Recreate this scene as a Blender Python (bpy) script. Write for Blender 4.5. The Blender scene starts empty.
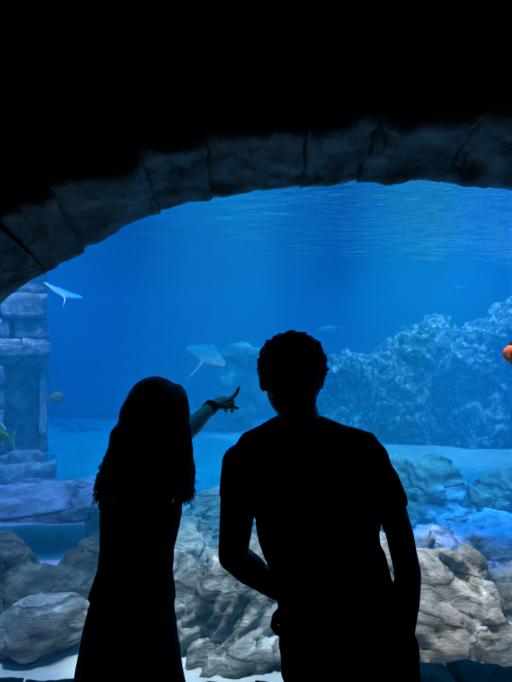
import bpy, bmesh, math, random
from mathutils import Vector, Matrix, noise

# ------------------------------------------------------------------ camera, world, lights
F = 520.0            # focal length in pixels of the 512x682 frame
ZC = 1.72            # camera height
FLOOR = -0.10        # room floor
SAND = -0.35         # sand bed of the tank
SURF = 3.25          # water level
scn = bpy.context.scene
C = scn.collection
scn.view_settings.view_transform = 'Standard'
scn.view_settings.look = 'None'
scn.view_settings.exposure = 0.0
scn.view_settings.gamma = 1.0
scn.view_settings.use_curve_mapping = False
scn.cycles.max_bounces = 8
scn.cycles.transparent_max_bounces = 16
scn.cycles.volume_bounces = 1
scn.cycles.sample_clamp_indirect = 3.0

cd = bpy.data.cameras.new('camera'); cam = bpy.data.objects.new('camera', cd); C.objects.link(cam)
cam.location = (0, 0, ZC); cam.rotation_euler = (math.pi/2, 0, 0)
cd.sensor_fit = 'VERTICAL'; cd.sensor_height = 36.0; cd.lens = F/682*36.0
cd.clip_start = 0.05
scn.camera = cam

w = bpy.data.worlds.new('world'); scn.world = w; w.use_nodes = True
w.node_tree.nodes['Background'].inputs[0].default_value = (0, 0, 0, 1)
w.node_tree.nodes['Background'].inputs[1].default_value = 0.0

def area(name, loc, sx, sy, power, col, aim=None, spread=180):
    l = bpy.data.lights.new(name, 'AREA'); l.shape = 'RECTANGLE'; l.size = sx; l.size_y = sy
    l.energy = power; l.color = col; l.spread = math.radians(spread)
    o = bpy.data.objects.new(name, l); C.objects.link(o); o.location = loc
    if aim is not None:
        o.rotation_euler = (Vector(aim)-Vector(loc)).to_track_quat('-Z', 'Y').to_euler()
    return o
def spot(name, loc, aim, power, col, ang, blend=0.6, rad=0.12):
    l = bpy.data.lights.new(name, 'SPOT'); l.energy = power; l.color = col
    l.spot_size = math.radians(ang); l.spot_blend = blend; l.shadow_soft_size = rad
    o = bpy.data.objects.new(name, l); C.objects.link(o); o.location = loc
    o.rotation_euler = (Vector(aim)-Vector(loc)).to_track_quat('-Z', 'Y').to_euler()
    return o
# rows of lamps above the water: blue wash over the open water, white key lamps over the rocks by the window
area('tank_wash_lamp', (-0.6, 10.2, 3.9), 14, 14, 2200, (0.0, 0.365, 1.0))
spot('rock_key_lamp', (1.5, 3.5, 6.5), (1.35, 3.75, 0.0), 4200, (1.0, 0.72, 0.56), 22, 0.5)
spot('rock_key_lamp.001', (-0.2, 3.6, 6.5), (-0.15, 3.75, 0.0), 4200, (1.0, 0.88, 0.84), 22, 0.5)
spot('rock_key_lamp.002', (-1.5, 3.8, 6.5), (-1.55, 3.75, 0.0), 2200, (0.80, 0.82, 1.0), 20, 0.5)
spot('rock_key_lamp.003', (-0.3, 5.0, 6.5), (-0.35, 5.5, 0.0), 1500, (0.70, 1.0, 1.0), 20, 0.5)
spot('rock_teal_lamp', (1.9, 6.8, 6.5), (2.0, 6.2, 0.0), 1400, (0.35, 1.0, 0.85), 28)
spot('rock_violet_lamp', (-2.3, 5.2, 6.5), (-2.1, 5.0, 0.2), 1700, (0.42, 0.30, 1.0), 26)
spot('rock_blue_lamp', (2.6, 5.2, 6.5), (2.25, 4.95, 0.0), 7000, (0.0, 0.17, 1.0), 18, 0.5)
spot('pillar_lamp', (-3.2, 5.6, 6.5), (-3.2, 6.9, 1.5), 1500, (0.45, 0.55, 1.0), 26)
spot('reef_lamp', (4.2, 11.0, 7.5), (4.2, 11.9, 1.8), 2500, (0.45, 0.90, 1.0), 68)
spot('shelf_lamp', (-0.1, 12.2, 6.5), (-0.15, 12.7, 0.0), 1300, (0.15, 0.85, 1.0), 22)

# ------------------------------------------------------------------ node material helpers
def mat(name):
    m = bpy.data.materials.new(name); m.use_nodes = True
    return m, m.node_tree.nodes, m.node_tree.links
def bsdf(n): return n['Principled BSDF']
def plain(name, col, rough=0.7, spec=0.3, metal=0.0):
    m, n, l = mat(name); b = bsdf(n)
    b.inputs['Base Color'].default_value = (*col, 1); b.inputs['Roughness'].default_value = rough
    b.inputs['Specular IOR Level'].default_value = spec; b.inputs['Metallic'].default_value = metal
    return m
def ramp(n, stops):
    r = n.new('ShaderNodeValToRGB'); e = r.color_ramp.elements
    while len(e) > 1: e.remove(e[-1])
    e[0].position = stops[0][0]; e[0].color = (*stops[0][1], 1)
    for p, c in stops[1:]:
        x = e.new(p); x.color = (*c, 1)
    return r
def mottled(name, stops, scale=4.0, detail=8, rough=0.85, bump=0.3, bscale=14, crack=0.0, crack_scale=2.5, stretch=(1, 1, 1), rot=(0, 0, 0), spec=0.25, dist=0.6):
    m, n, l = mat(name); b = bsdf(n)
    tc = n.new('ShaderNodeTexCoord'); mp = n.new('ShaderNodeMapping')
    mp.inputs['Scale'].default_value = stretch; mp.inputs['Rotation'].default_value = rot
    l.new(tc.outputs['Object'], mp.inputs[0])
    t = n.new('ShaderNodeTexNoise'); t.inputs['Scale'].default_value = scale; t.inputs['Detail'].default_value = detail
    t.inputs['Roughness'].default_value = 0.65; t.inputs['Distortion'].default_value = dist
    l.new(mp.outputs[0], t.inputs['Vector'])
    r = ramp(n, stops); l.new(t.outputs['Fac'], r.inputs[0])
    t2 = n.new('ShaderNodeTexNoise'); t2.inputs['Scale'].default_value = bscale; t2.inputs['Detail'].default_value = 8
    t2.inputs['Roughness'].default_value = 0.7
    l.new(mp.outputs[0], t2.inputs['Vector'])
    bp = n.new('ShaderNodeBump'); bp.inputs['Strength'].default_value = bump; bp.inputs['Distance'].default_value = 0.05
    l.new(t2.outputs['Fac'], bp.inputs['Height'])
    col = r.outputs[0]
    if crack > 0:
        v = n.new('ShaderNodeTexVoronoi'); v.feature = 'DISTANCE_TO_EDGE'; v.inputs['Scale'].default_value = crack_scale
        add = n.new('ShaderNodeMixRGB'); add.blend_type = 'ADD'; add.inputs[0].default_value = 0.35
        l.new(mp.outputs[0], add.inputs[1]); l.new(t.outputs['Color'], add.inputs[2]); l.new(add.outputs[0], v.inputs['Vector'])
        cr = ramp(n, [(0.0, (1-crack,)*3), (0.035, (1, 1, 1))]); l.new(v.outputs['Distance'], cr.inputs[0])
        mx = n.new('ShaderNodeMixRGB'); mx.blend_type = 'MULTIPLY'; mx.inputs[0].default_value = 1.0
        l.new(col, mx.inputs[1]); l.new(cr.outputs[0], mx.inputs[2]); col = mx.outputs[0]
        bp2 = n.new('ShaderNodeBump'); bp2.inputs['Strength'].default_value = 0.8; bp2.inputs['Distance'].default_value = 0.04
        l.new(cr.outputs[0], bp2.inputs['Height']); l.new(bp.outputs[0], bp2.inputs['Normal']); bp = bp2
    l.new(col, b.inputs['Base Color']); l.new(bp.outputs[0], b.inputs['Normal'])
    b.inputs['Roughness'].default_value = rough; b.inputs['Specular IOR Level'].default_value = spec
    return m

M = {}
M['room'] = mottled('dark_paint', [(0.3, (0.006, 0.006, 0.008)), (0.7, (0.012, 0.012, 0.014))], 3, rough=0.95, bump=0.15, spec=0.05)
M['arch'] = mottled('arch_stone', [(0.25, (0.11, 0.115, 0.10)), (0.5, (0.34, 0.33, 0.30)), (0.70, (0.62, 0.58, 0.52))], 5, bump=0.7, bscale=9, crack=0.25, crack_scale=3, rough=0.9)
M['sill'] = mottled('sill_stone', [(0.25, (0.04, 0.05, 0.055)), (0.75, (0.16, 0.16, 0.15))], 6, bump=0.6, bscale=16, rough=0.9)
M['rock_grey'] = mottled('rock_grey', [(0.30, (0.05, 0.05, 0.05)), (0.45, (0.20, 0.19, 0.17)), (0.55, (0.34, 0.33, 0.30)), (0.68, (0.85, 0.83, 0.78))], 3.0, dist=0.3, bump=1.0, bscale=11, crack=0.6, crack_scale=1.3, stretch=(0.8, 0.8, 3.0), rot=(0.2, 0.65, 0.2))
M['rock_beige'] = mottled('rock_beige', [(0.30, (0.06, 0.055, 0.05)), (0.44, (0.27, 0.23, 0.20)), (0.56, (0.48, 0.40, 0.35)), (0.70, (0.95, 0.86, 0.78))], 2.6, dist=0.3, bump=1.0, bscale=11, crack=0.6, crack_scale=1.3, stretch=(0.8, 0.8, 2.6), rot=(0.2, -0.6, 0.4))
M['rock_moss'] = mottled('rock_moss', [(0.30, (0.012, 0.014, 0.010)), (0.47, (0.055, 0.055, 0.036)), (0.60, (0.14, 0.13, 0.085)), (0.74, (0.48, 0.45, 0.40))], 3.2, dist=0.3, bump=1.0, bscale=12, crack=0.6, crack_scale=1.3, stretch=(0.9, 0.9, 2.2), rot=(0.3, 0.5, 0))
M['rock_pale'] = mottled('rock_pale', [(0.30, (0.08, 0.09, 0.09)), (0.48, (0.26, 0.27, 0.26)), (0.60, (0.44, 0.44, 0.42)), (0.72, (0.85, 0.85, 0.82))], 2.2, dist=0.3, bump=1.0, bscale=9, crack=0.6, crack_scale=1.3, stretch=(0.8, 0.8, 2.4), rot=(0.3, -0.5, 0.3))
M['reef'] = mottled('reef_rock', [(0.40, (0.03, 0.035, 0.04)), (0.52, (0.16, 0.18, 0.18)), (0.60, (0.6, 0.62, 0.6)), (0.75, (0.85, 0.85, 0.8))], 8, detail=15, bump=1.0, bscale=14, rough=0.95)
M['ruin'] = mottled('ruin_stone', [(0.3, (0.12, 0.13, 0.14)), (0.5, (0.34, 0.35, 0.36)), (0.62, (0.6, 0.6, 0.58)), (0.72, (0.9, 0.9, 0.86))], 6, bump=1.0, bscale=12, rough=0.95)
M['tank_wall'] = mottled('tank_wall_paint', [(0.3, (0.02, 0.10, 0.20)), (0.7, (0.03, 0.13, 0.25))], 1.5, rough=0.9, bump=0.1)
M['sand'] = mottled('sand', [(0.3, (0.30, 0.31, 0.30)), (0.55, (0.46, 0.46, 0.43)), (0.75, (0.62, 0.61, 0.58))], 1.6, bump=0.4, bscale=18, rough=0.95)
M['skin'] = mottled('skin', [(0.3, (0.50, 0.32, 0.25)), (0.7, (0.60, 0.40, 0.32))], 9, bump=0.05, bscale=60, rough=0.5, spec=0.4)
M['hair'] = mottled('dark_hair', [(0.3, (0.006, 0.004, 0.004)), (0.7, (0.018, 0.012, 0.010))], 40, bump=0.3, bscale=90, rough=0.55, spec=0.3)
M['black_cloth'] = mottled('black_cotton', [(0.3, (0.008, 0.008, 0.010)), (0.7, (0.014, 0.014, 0.017))], 30, bump=0.15, bscale=220, rough=0.95, spec=0.1)
M['dark_denim'] = mottled('dark_twill', [(0.3, (0.010, 0.011, 0.016)), (0.7, (0.018, 0.019, 0.026))], 40, bump=0.2, bscale=260, rough=0.95, spec=0.1)
M['shoe'] = plain('shoe_leather', (0.015, 0.014, 0.014), 0.6)
M['steel'] = plain('steel', (0.5, 0.5, 0.52), 0.35, metal=1.0)
M['bead'] = plain('dark_bead', (0.02, 0.012, 0.016), 0.35)
M['eye'] = plain('eye_white', (0.75, 0.73, 0.7), 0.2)
M['iris'] = plain('iris', (0.03, 0.018, 0.01), 0.2)
M['ray'] = mottled('ray_skin', [(0.3, (0.24, 0.27, 0.28)), (0.6, (0.42, 0.45, 0.46)), (0.8, (0.65, 0.68, 0.68))], 7, bump=0.1, rough=0.6)
M['ray_pale'] = mottled('pale_ray_skin', [(0.3, (0.6, 0.64, 0.66)), (0.7, (0.85, 0.88, 0.9))], 6, bump=0.1, rough=0.6)
M['fish_green'] = mottled('green_fish_skin', [(0.3, (0.16, 0.30, 0.05)), (0.7, (0.45, 0.55, 0.10))], 10, bump=0.1, rough=0.5)
M['fin_yellow'] = plain('yellow_fin', (0.75, 0.8, 0.25), 0.5)
M['fish_olive'] = mottled('olive_fish_skin', [(0.3, (0.16, 0.2, 0.08)), (0.7, (0.3, 0.33, 0.14))], 10, bump=0.1, rough=0.5)
M['fish_silver'] = mottled('silver_fish_skin', [(0.3, (0.5, 0.55, 0.58)), (0.7, (0.8, 0.84, 0.86))], 10, bump=0.1, rough=0.4)
M['fish_orange'] = mottled('orange_fish_skin', [(0.3, (0.95, 0.10, 0.02)), (0.7, (1.0, 0.24, 0.04))], 8, bump=0.1, rough=0.5)

def glass_mat():
    m, n, l = mat('acrylic_pane'); n.remove(bsdf(n)); out = n['Material Output']
    t = n.new('ShaderNodeBsdfTransparent'); t.inputs[0].default_value = (0.985, 0.99, 1, 1)
    g = n.new('ShaderNodeBsdfGlossy'); g.inputs['Roughness'].default_value = 0.02
    fr = n.new('ShaderNodeFresnel'); fr.inputs[0].default_value = 1.10
    mx = n.new('ShaderNodeMixShader'); l.new(fr.outputs[0], mx.inputs[0]); l.new(t.outputs[0], mx.inputs[1]); l.new(g.outputs[0], mx.inputs[2])
    l.new(mx.outputs[0], out.inputs['Surface']); return m
def surface_mat():
    m, n, l = mat('water_skin'); n.remove(bsdf(n)); out = n['Material Output']
    t = n.new('ShaderNodeBsdfTransparent')
    g = n.new('ShaderNodeBsdfGlossy'); g.inputs['Roughness'].default_value = 0.03
    fr = n.new('ShaderNodeFresnel'); fr.inputs[0].default_value = 1.33
    tc = n.new('ShaderNodeTexCoord'); mp = n.new('ShaderNodeMapping'); mp.inputs['Scale'].default_value = (1.0, 1.6, 1)
    l.new(tc.outputs['Object'], mp.inputs[0])
    t2 = n.new('ShaderNodeTexNoise'); t2.inputs['Scale'].default_value = 2.2; t2.inputs['Detail'].default_value = 3
    l.new(mp.outputs[0], t2.inputs['Vector'])
    bp = n.new('ShaderNodeBump'); bp.inputs['Strength'].default_value = 0.5; bp.inputs['Distance'].default_value = 0.12
    l.new(t2.outputs['Fac'], bp.inputs['Height']); l.new(bp.outputs[0], g.inputs['Normal'])
    mx = n.new('ShaderNodeMixShader'); l.new(fr.outputs[0], mx.inputs[0]); l.new(t.outputs[0], mx.inputs[1]); l.new(g.outputs[0], mx.inputs[2])
    l.new(mx.outputs[0], out.inputs['Surface']); return m
def water_mat():
    m, n, l = mat('tank_water'); n.remove(bsdf(n)); out = n['Material Output']
    s = n.new('ShaderNodeVolumeScatter'); a = n.new('ShaderNodeVolumeAbsorption'); ad = n.new('ShaderNodeAddShader')
    s.inputs['Color'].default_value = (0.02, 0.60, 1.0, 1); s.inputs['Density'].default_value = 0.062; s.inputs['Anisotropy'].default_value = 0.0
    a.inputs['Color'].default_value = (0.0, 0.72, 0.92, 1); a.inputs['Density'].default_value = 0.16
    l.new(s.outputs[0], ad.inputs[0]); l.new(a.outputs[0], ad.inputs[1]); l.new(ad.outputs[0], out.inputs['Volume']); return m
M['glass'] = glass_mat(); M['surface'] = surface_mat(); M['water'] = water_mat()

# ------------------------------------------------------------------ mesh helpers
def P(px, py, d):
    """a point at distance d that the photograph shows at pixel px, py"""
    return Vector(((px-256)/F*d, d, ZC-(py-341)/F*d))
def link(name, me, m, parent=None, smooth=True):
    o = bpy.data.objects.new(name, me); C.objects.link(o)
    if m is not None: me.materials.append(m)
    if smooth:
        me.polygons.foreach_set('use_smooth', [True]*len(me.polygons))
    if parent is not None:
        o.parent = parent
        o.matrix_parent_inverse = Matrix.Translation(-parent.location) if parent.type == 'EMPTY' else Matrix.Identity(4)
    return o
def from_bm(name, bm, m, parent=None, smooth=True):
    bmesh.ops.recalc_face_normals(bm, faces=bm.faces)
    me = bpy.data.meshes.new(name); bm.to_mesh(me); bm.free()
    return link(name, me, m, parent, smooth)
def tag(o, label=None, cat=None, group=None, kind=None):
    if label: o['label'] = label
    if cat: o['category'] = cat
    if group: o['group'] = group
    if kind: o['kind'] = kind
    return o
def empty(name, loc):
    o = bpy.data.objects.new(name, None); C.objects.link(o); o.location = loc; o.empty_display_size = 0.1
    return o
def box(bm, x0, x1, y0, y1, z0, z1):
    v = [bm.verts.new(p) for p in ((x0, y0, z0), (x1, y0, z0), (x1, y1, z0), (x0, y1, z0), (x0, y0, z1), (x1, y0, z1), (x1, y1, z1), (x0, y1, z1))]
    for f in ((3, 2, 1, 0), (4, 5, 6, 7), (0, 1, 5, 4), (1, 2, 6, 5), (2, 3, 7, 6), (3, 0, 4, 7)): bm.faces.new([v[i] for i in f])
def loft(bm, rings, n=20, axis=None, closed=True, power=2.0):
    """rings: (centre, ra, rb[, u, v]); tube through elliptical rings with flat ends"""
    pts = [Vector(r[0]) for r in rings]; loops = []
    for i, r in enumerate(rings):
        if len(r) >= 5: u, v = Vector(r[3]), Vector(r[4])
        else:
            a = pts[max(i-1, 0)]; b = pts[min(i+1, len(pts)-1)]
            t = (b-a).normalized()
            ref = Vector(axis) if axis is not None else (Vector((0, 1, 0)) if abs(t.y) < 0.8 else Vector((0, 0, 1)))
            u = ref.cross(t).normalized(); v = t.cross(u).normalized()
        lp = []
        for k in range(n):
            a = 2*math.pi*k/n; c, s = math.cos(a), math.sin(a)
            c = math.copysign(abs(c)**(2/power), c); s = math.copysign(abs(s)**(2/power), s)
            lp.append(bm.verts.new(pts[i]+u*(r[1]*c)+v*(r[2]*s)))
        loops.append(lp)
    for a, b in zip(loops, loops[1:]):
        for k in range(n): bm.faces.new((a[k], a[(k+1) % n], b[(k+1) % n], b[k]))
    bm.faces.new(loops[0][::-1]); bm.faces.new(loops[-1])
def tube(bm, pts, radii, n=12, caps=True):
    if not hasattr(radii, '__len__'): radii = [radii]*len(pts)
    loft(bm, [(p, r, r) for p, r in zip(pts, radii)], n)
    if caps:
        ball(bm, pts[0], radii[0]*0.985, n); ball(bm, pts[-1], radii[-1]*0.985, n)
def ball(bm, c, r, n=14, rot=None):
    if not hasattr(r, '__len__'): r = (r, r, r)
    c = Vector(c); rm = rot if rot is not None else Matrix.Identity(3)
    nu, nv = n*2, n; rows = []
    top = bm.verts.new(c+rm @ Vector((0, 0, r[2]))); bot = bm.verts.new(c+rm @ Vector((0, 0, -r[2])))
    for j in range(1, nv):
        t = math.pi*j/nv; st, ct = math.sin(t), math.cos(t)
        rows.append([bm.verts.new(c+rm @ Vector((r[0]*st*math.cos(2*math.pi*i/nu), r[1]*st*math.sin(2*math.pi*i/nu), r[2]*ct))) for i in range(nu)])
    for i in range(nu):
        k = (i+1) % nu
        bm.faces.new((top, rows[0][i], rows[0][k])); bm.faces.new((bot, rows[-1][k], rows[-1][i]))
    for a, b in zip(rows, rows[1:]):
        for i in range(nu): k = (i+1) % nu; bm.faces.new((a[i], b[i], b[k], a[k]))
def remesh(bm, voxel, smooth=6, factor=0.5):
    """one continuous skin around overlapping shapes"""
    bmesh.ops.recalc_face_normals(bm, faces=bm.faces)
    me = bpy.data.meshes.new('tmp'); bm.to_mesh(me); bm.free()
    o = bpy.data.objects.new('tmp', me); C.objects.link(o)
    r = o.modifiers.new('r', 'REMESH'); r.mode = 'VOXEL'; r.voxel_size = voxel
    if smooth:
        s = o.modifiers.new('s', 'SMOOTH'); s.iterations = smooth; s.factor = factor
    dg = bpy.context.evaluated_depsgraph_get()
    out = bpy.data.meshes.new_from_object(o.evaluated_get(dg))
    bpy.data.objects.remove(o); bpy.data.meshes.remove(me)
    out.materials.clear()
    return out
def fbm(p, scale, octs=5, seed=0.0):
    return noise.fractal(p*scale+Vector((seed*7.3, seed*3.1, -seed*5.7)), 0.9, 2.1, octs)
def ridge(p, scale, octs=5, seed=0.0):
    return noise.ridged_multi_fractal(p*scale+Vector((seed*5.3, -seed*2.1, seed*4.7)), 0.9, 2.1, octs, 1.0, 2.0)
def displace(me, f):
    nm = [v.normal.copy() for v in me.vertices]
    for v, n_ in zip(me.vertices, nm): v.co += n_*f(v.co, n_)
def to_local(me, origin):
    for v in me.vertices: v.co -= origin

# ------------------------------------------------------------------ room shell
bm = bmesh.new(); box(bm, -4, 5, -3, 2.72, FLOOR-0.2, FLOOR); tag(from_bm('floor', bm, M['room'], smooth=False), 'dark floor of the viewing room', kind='structure')
bm = bmesh.new(); box(bm, -4, 5, -3, 2.2, 3.4, 3.55); tag(from_bm('ceiling', bm, M['room'], smooth=False), 'black ceiling of the viewing room', kind='structure')
bm = bmesh.new(); box(bm, -4.15, -4, -3, 2.72, FLOOR, 3.4); tag(from_bm('wall_left', bm, M['room'], smooth=False), kind='structure')
bm = bmesh.new(); box(bm, 5, 5.15, -3, 2.72, FLOOR, 3.4); tag(from_bm('wall_right', bm, M['room'], smooth=False), kind='structure')
bm = bmesh.new(); box(bm, -4, 5, -3.15, -3, FLOOR, 3.4); tag(from_bm('wall_back', bm, M['room'], smooth=False), kind='structure')

# arch joints: (x, z) of the near edge at y 2.15 and of the far edge at y 2.70
Y0, Y1 = 2.15, 2.70
def pq(px, py, d): p = P(px, py, d); return (p.x, p.z)
near = [(-1.70, FLOOR), (-1.68, 0.45), (-1.63, 0.95), (-1.52, 1.42), (-1.33, 1.84)] + [pq(*q, Y0) for q in ((2, 222), (57, 193), (142, 160), (213, 148), (311, 138), (386, 118), (490, 118))] + [(1.45, 2.60), (1.95, 2.44), (2.42, 2.12), (2.78, 1.68), (3.02, 1.15), (3.13, 0.55), (3.16, FLOOR)]
far = [(-1.66, FLOOR), (-1.65, 0.45), (-1.60, 0.92), (-1.54, 1.42), (-1.40, 1.855)] + [pq(*q, Y1) for q in ((43, 270), (82, 251), (160, 211), (210, 200), (299, 186), (356, 181), (440, 181))] + [(1.44, 2.50), (1.92, 2.34), (2.36, 2.04), (2.72, 1.62), (2.95, 1.10), (3.05, 0.55), (3.08, FLOOR)]
def catmull(pts, i, t):
    g = lambda k: Vector(pts[max(0, min(len(pts)-1, k))])
    a, b, c, d = g(i-1), g(i), g(i+1), g(i+2)
    return 0.5*((2*b)+(c-a)*t+(2*a-5*b+4*c-d)*t*t+(3*b-a-3*c+d)*t**3)
bm = bmesh.new()
NS = 8; ring = []
for i in range(len(near)-1):
    for k in range(NS): ring.append(catmull(near, i, k/NS))
ring.append(Vector(near[-1]))
cx, cz = 0.72, 0.9
off = []
for p in ring:
    d = (Vector((p.x, p.y))-Vector((cx, max(0.0, min(p.y, cz))))).normalized()
    off.append(Vector((p.x, p.y))+d*0.085)
off[0].y = off[-1].y = FLOOR
# front wall around the opening: columns up to the ceiling, and the two sides
ol = [(-4.0, FLOOR)] + [(max(min(p.x, 5), -4), p.y) for p in off] + [(5.0, FLOOR)]
rect = []
for (x, z) in ol:
    dx, dz = x-cx, z-cz
    s = []
    if dx: s.append(((5 if dx > 0 else -4)-cx)/dx)
    if dz > 0: s.append((4.6-cz)/dz)
    k = min(v for v in s if v > 0); rect.append((cx+dx*k, max(FLOOR, cz+dz*k)))
inner = off
outer = [rect[i+1] for i in range(len(off))]
rows = []
for y in (Y0+0.015, Y1):
    rows.append(([bm.verts.new((p.x, y, p.y)) for p in inner], [bm.verts.new((q[0], y, q[1])) for q in outer]))
for i in range(len(off)-1):
    for (a, b), fl in ((rows[0], 0), (rows[1], 1)):
        bm.faces.new((a[i], a[i+1], b[i+1], b[i]) if fl else (a[i+1], a[i], b[i], b[i+1]))
    bm.faces.new((rows[0][0][i], rows[0][0][i+1], rows[1][0][i+1], rows[1][0][i]))
    bm.faces.new((rows[0][1][i+1], rows[0][1][i], rows[1][1][i], rows[1][1][i+1]))
tag(from_bm('wall_front', bm, M['room'], smooth=False), 'black wall around the arched viewing window', kind='structure')

arch = empty('trim_1', (cx, Y0, FLOOR)); tag(arch, 'rough stone arch framing the viewing window', kind='structure')
random.seed(4)
def voussoir(i):
    bm = bmesh.new(); NA, NT, NR = 22, 16, 4
    L0 = max(0.05, (Vector(near[i+1])-Vector(near[i])).length); g = 0.007/L0
    se = i*1.7+3; jut = random.uniform(-0.007, 0.007)
    def pt(a, t, r):
        gt = g*max(0.12, min(1, (0.9-t)*3)); s = gt+(1-2*gt)*a
        p0 = catmull(near, i, s); p1 = catmull(far, i, s); q = p0.lerp(p1, t)
        d = (q-Vector((cx, max(0.0, min(q.y, cz))))).normalized()
        q = q+d*(r*0.30+jut)
        p = Vector((q.x, Y0+(Y1-0.004-Y0)*t, q.y))
        if r == 0:   # worn, uneven soffit with rounded edges
            e = min(a, 1-a)*L0; ed = min(t, 1-t)*0.55
            k = 0.055*fbm(p, 3.2, 5, se)+0.020*fbm(p, 11, 4, se)+0.010*abs(fbm(p, 24, 3, se))
            k += 0.022*max(0, 1-e/0.03)**2*max(0.0, 1-1.25*t)+0.030*max(0, 1-t*0.55/0.05)**2
            if t > 0.74: k -= 0.020*min(1, (t-0.74)/0.06)   # the lip along the pane
            lim = min(1.0, (1-t)*6+0.45)
            p += Vector((d.x, 0, d.y))*k*lim
        return p
    gr = {}
    def vv(a, t, r):
        key = (a, t, r)
        if key not in gr: gr[key] = bm.verts.new(pt(a/NA, t/NT, r/NR))
        return gr[key]
    for a in range(NA):
        for t in range(NT):
            bm.faces.new((vv(a, t, 0), vv(a+1, t, 0), vv(a+1, t+1, 0), vv(a, t+1, 0)))
            bm.faces.new((vv(a, t, NR), vv(a, t+1, NR), vv(a+1, t+1, NR), vv(a+1, t, NR)))
        for r in range(NR):
            bm.faces.new((vv(a, 0, r), vv(a, 0, r+1), vv(a+1, 0, r+1), vv(a+1, 0, r)))
            bm.faces.new((vv(a, NT, r), vv(a+1, NT, r), vv(a+1, NT, r+1), vv(a, NT, r+1)))
    for t in range(NT):
        for r in range(NR):
            bm.faces.new((vv(0, t, r), vv(0, t+1, r), vv(0, t+1, r+1), vv(0, t, r+1)))
            bm.faces.new((vv(NA, t, r), vv(NA, t, r+1), vv(NA, t+1, r+1), vv(NA, t+1, r)))
    from_bm('arch_stone', bm, M['arch'], arch)
for i in range(len(near)-1): voussoir(i)

# rough sill stones along the foot of the window
sill = empty('trim_2', (0.7, 2.4, FLOOR)); tag(sill, 'low row of rough dark stones at the foot of the window', kind='structure')
sx = [-1.64, -1.20, -0.86, -0.42, -0.02, 0.30, 0.80, 0.99, 1.28, 1.75, 2.30, 2.75, 3.06]
stop = [-0.005, -0.02, -0.06, -0.035, -0.02, -0.03, 0.075, 0.072, 0.07, 0.05, 0.06, 0.03]
for i in range(12):
    b2 = bmesh.new(); x0, x1, z1 = sx[i]+0.008, sx[i+1]-0.008, stop[i]
    nx, ny = 14, 14; top = []; bot = []
    for b in range(ny+1):
        rt = []; rb = []
        for a in range(nx+1):
            u, v = a/nx, b/ny
            x = x0+(x1-x0)*u+(0.13-0.16*v)*(1 if i > 5 else -0.4)*0.6; y = Y0+0.02+(Y1-0.01-Y0-0.02)*v
            p = Vector((x, y, 0)); ed = min(u*(x1-x0), (1-u)*(x1-x0), v*0.5, (1-v)*0.5)
            z = z1+0.025*fbm(p, 6, 5, i)-0.02*max(0, 1-ed/0.03)**2
            rt.append(b2.verts.new((x, y, z))); rb.append(b2.verts.new((x, y, FLOOR+0.001)))
        top.append(rt); bot.append(rb)
    for b in range(ny):
        for a in range(nx):
            b2.faces.new((top[b][a], top[b][a+1], top[b+1][a+1], top[b+1][a])); b2.faces.new((bot[b][a], bot[b+1][a], bot[b+1][a+1], bot[b][a+1]))
        for a in (0, nx): b2.faces.new((top[b][a], top[b+1][a], bot[b+1][a], bot[b][a]))
    for a in range(nx):
        for b in (0, ny): b2.faces.new((top[b][a], top[b][a+1], bot[b][a+1], bot[b][a]))
    from_bm('sill_stone', b2, M['sill'], sill)

bm = bmesh.new(); box(bm, -2.2, 3.7, 2.706, 2.742, SAND-0.2, 3.1)
tag(from_bm('window_1', bm, M['glass'], smooth=False), 'large clear acrylic viewing pane of the aquarium', kind='structure')

# ------------------------------------------------------------------ tank shell, water
TX0, TX1, TY0, TY1 = -7.0, 9.0, 2.75, 17.5
bm = bmesh.new(); box(bm, TX0, TX1, TY1, TY1+0.3, SAND-0.3, 4.6); tag(from_bm('wall_tank_back', bm, M['tank_wall'], smooth=False), kind='structure')
bm = bmesh.new(); box(bm, TX0-0.3, TX0, 2.75, TY1+0.3, SAND-0.3, 4.6); tag(from_bm('wall_tank_left', bm, M['tank_wall'], smooth=False), kind='structure')
bm = bmesh.new(); box(bm, TX1, TX1+0.3, 2.75, TY1+0.3, SAND-0.3, 4.6); tag(from_bm('wall_tank_right', bm, M['tank_wall'], smooth=False), kind='structure')
def heightfield(name, x0, x1, y0, y1, nx, ny, f, m, depth=0.25, **kw):
    bm = bmesh.new(); g = []
    for b in range(ny+1):
        row = []
        for a in range(nx+1):
            x = x0+(x1-x0)*a/nx; y = y0+(y1-y0)*(b/ny)**1.6
            row.append(bm.verts.new((x, y, f(x, y))))
        g.append(row)
    for b in range(ny):
        for a in range(nx): bm.faces.new((g[b][a], g[b][a+1], g[b+1][a+1], g[b+1][a]))
    return from_bm(name, bm, m, **kw)
def sand_z(x, y):
    p = Vector((x, y, 0))
    return SAND-0.062*max(0, y-9)+0.07*fbm(p, 0.5, 3, 2)+0.015*math.sin(9*y+2.5*fbm(p, 0.9, 2, 5))+0.012*fbm(p, 4, 3, 1)
tag(heightfield('sand_bed', TX0, TX1, 2.75, TY1, 130, 150, sand_z, M['sand']), 'pale rippled sand covering the aquarium bottom', kind='structure')
bm = bmesh.new(); box(bm, TX0+0.01, TX1-0.01, TY0, TY1-0.01, SAND-0.29, SURF+0.12)
tag(from_bm('tank_water', bm, M['water'], smooth=False), 'clear blue water filling the aquarium', 'water', kind='stuff')
def wave_z(x, y):
    p = Vector((x, y*1.3, 0))
    return SURF+0.020*fbm(p, 1.3, 3, 4)+0.008*fbm(p, 4.5, 3, 8)
o = heightfield('water_surface', TX0+0.02, TX1-0.02, TY0+0.02, TY1-0.02, 170, 170, wave_z, M['surface'])
if o.data.polygons[0].normal.z < 0: o.data.flip_normals()
tag(o, 'rippling underside of the water surface above the reef', 'water surface', kind='stuff')

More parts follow.
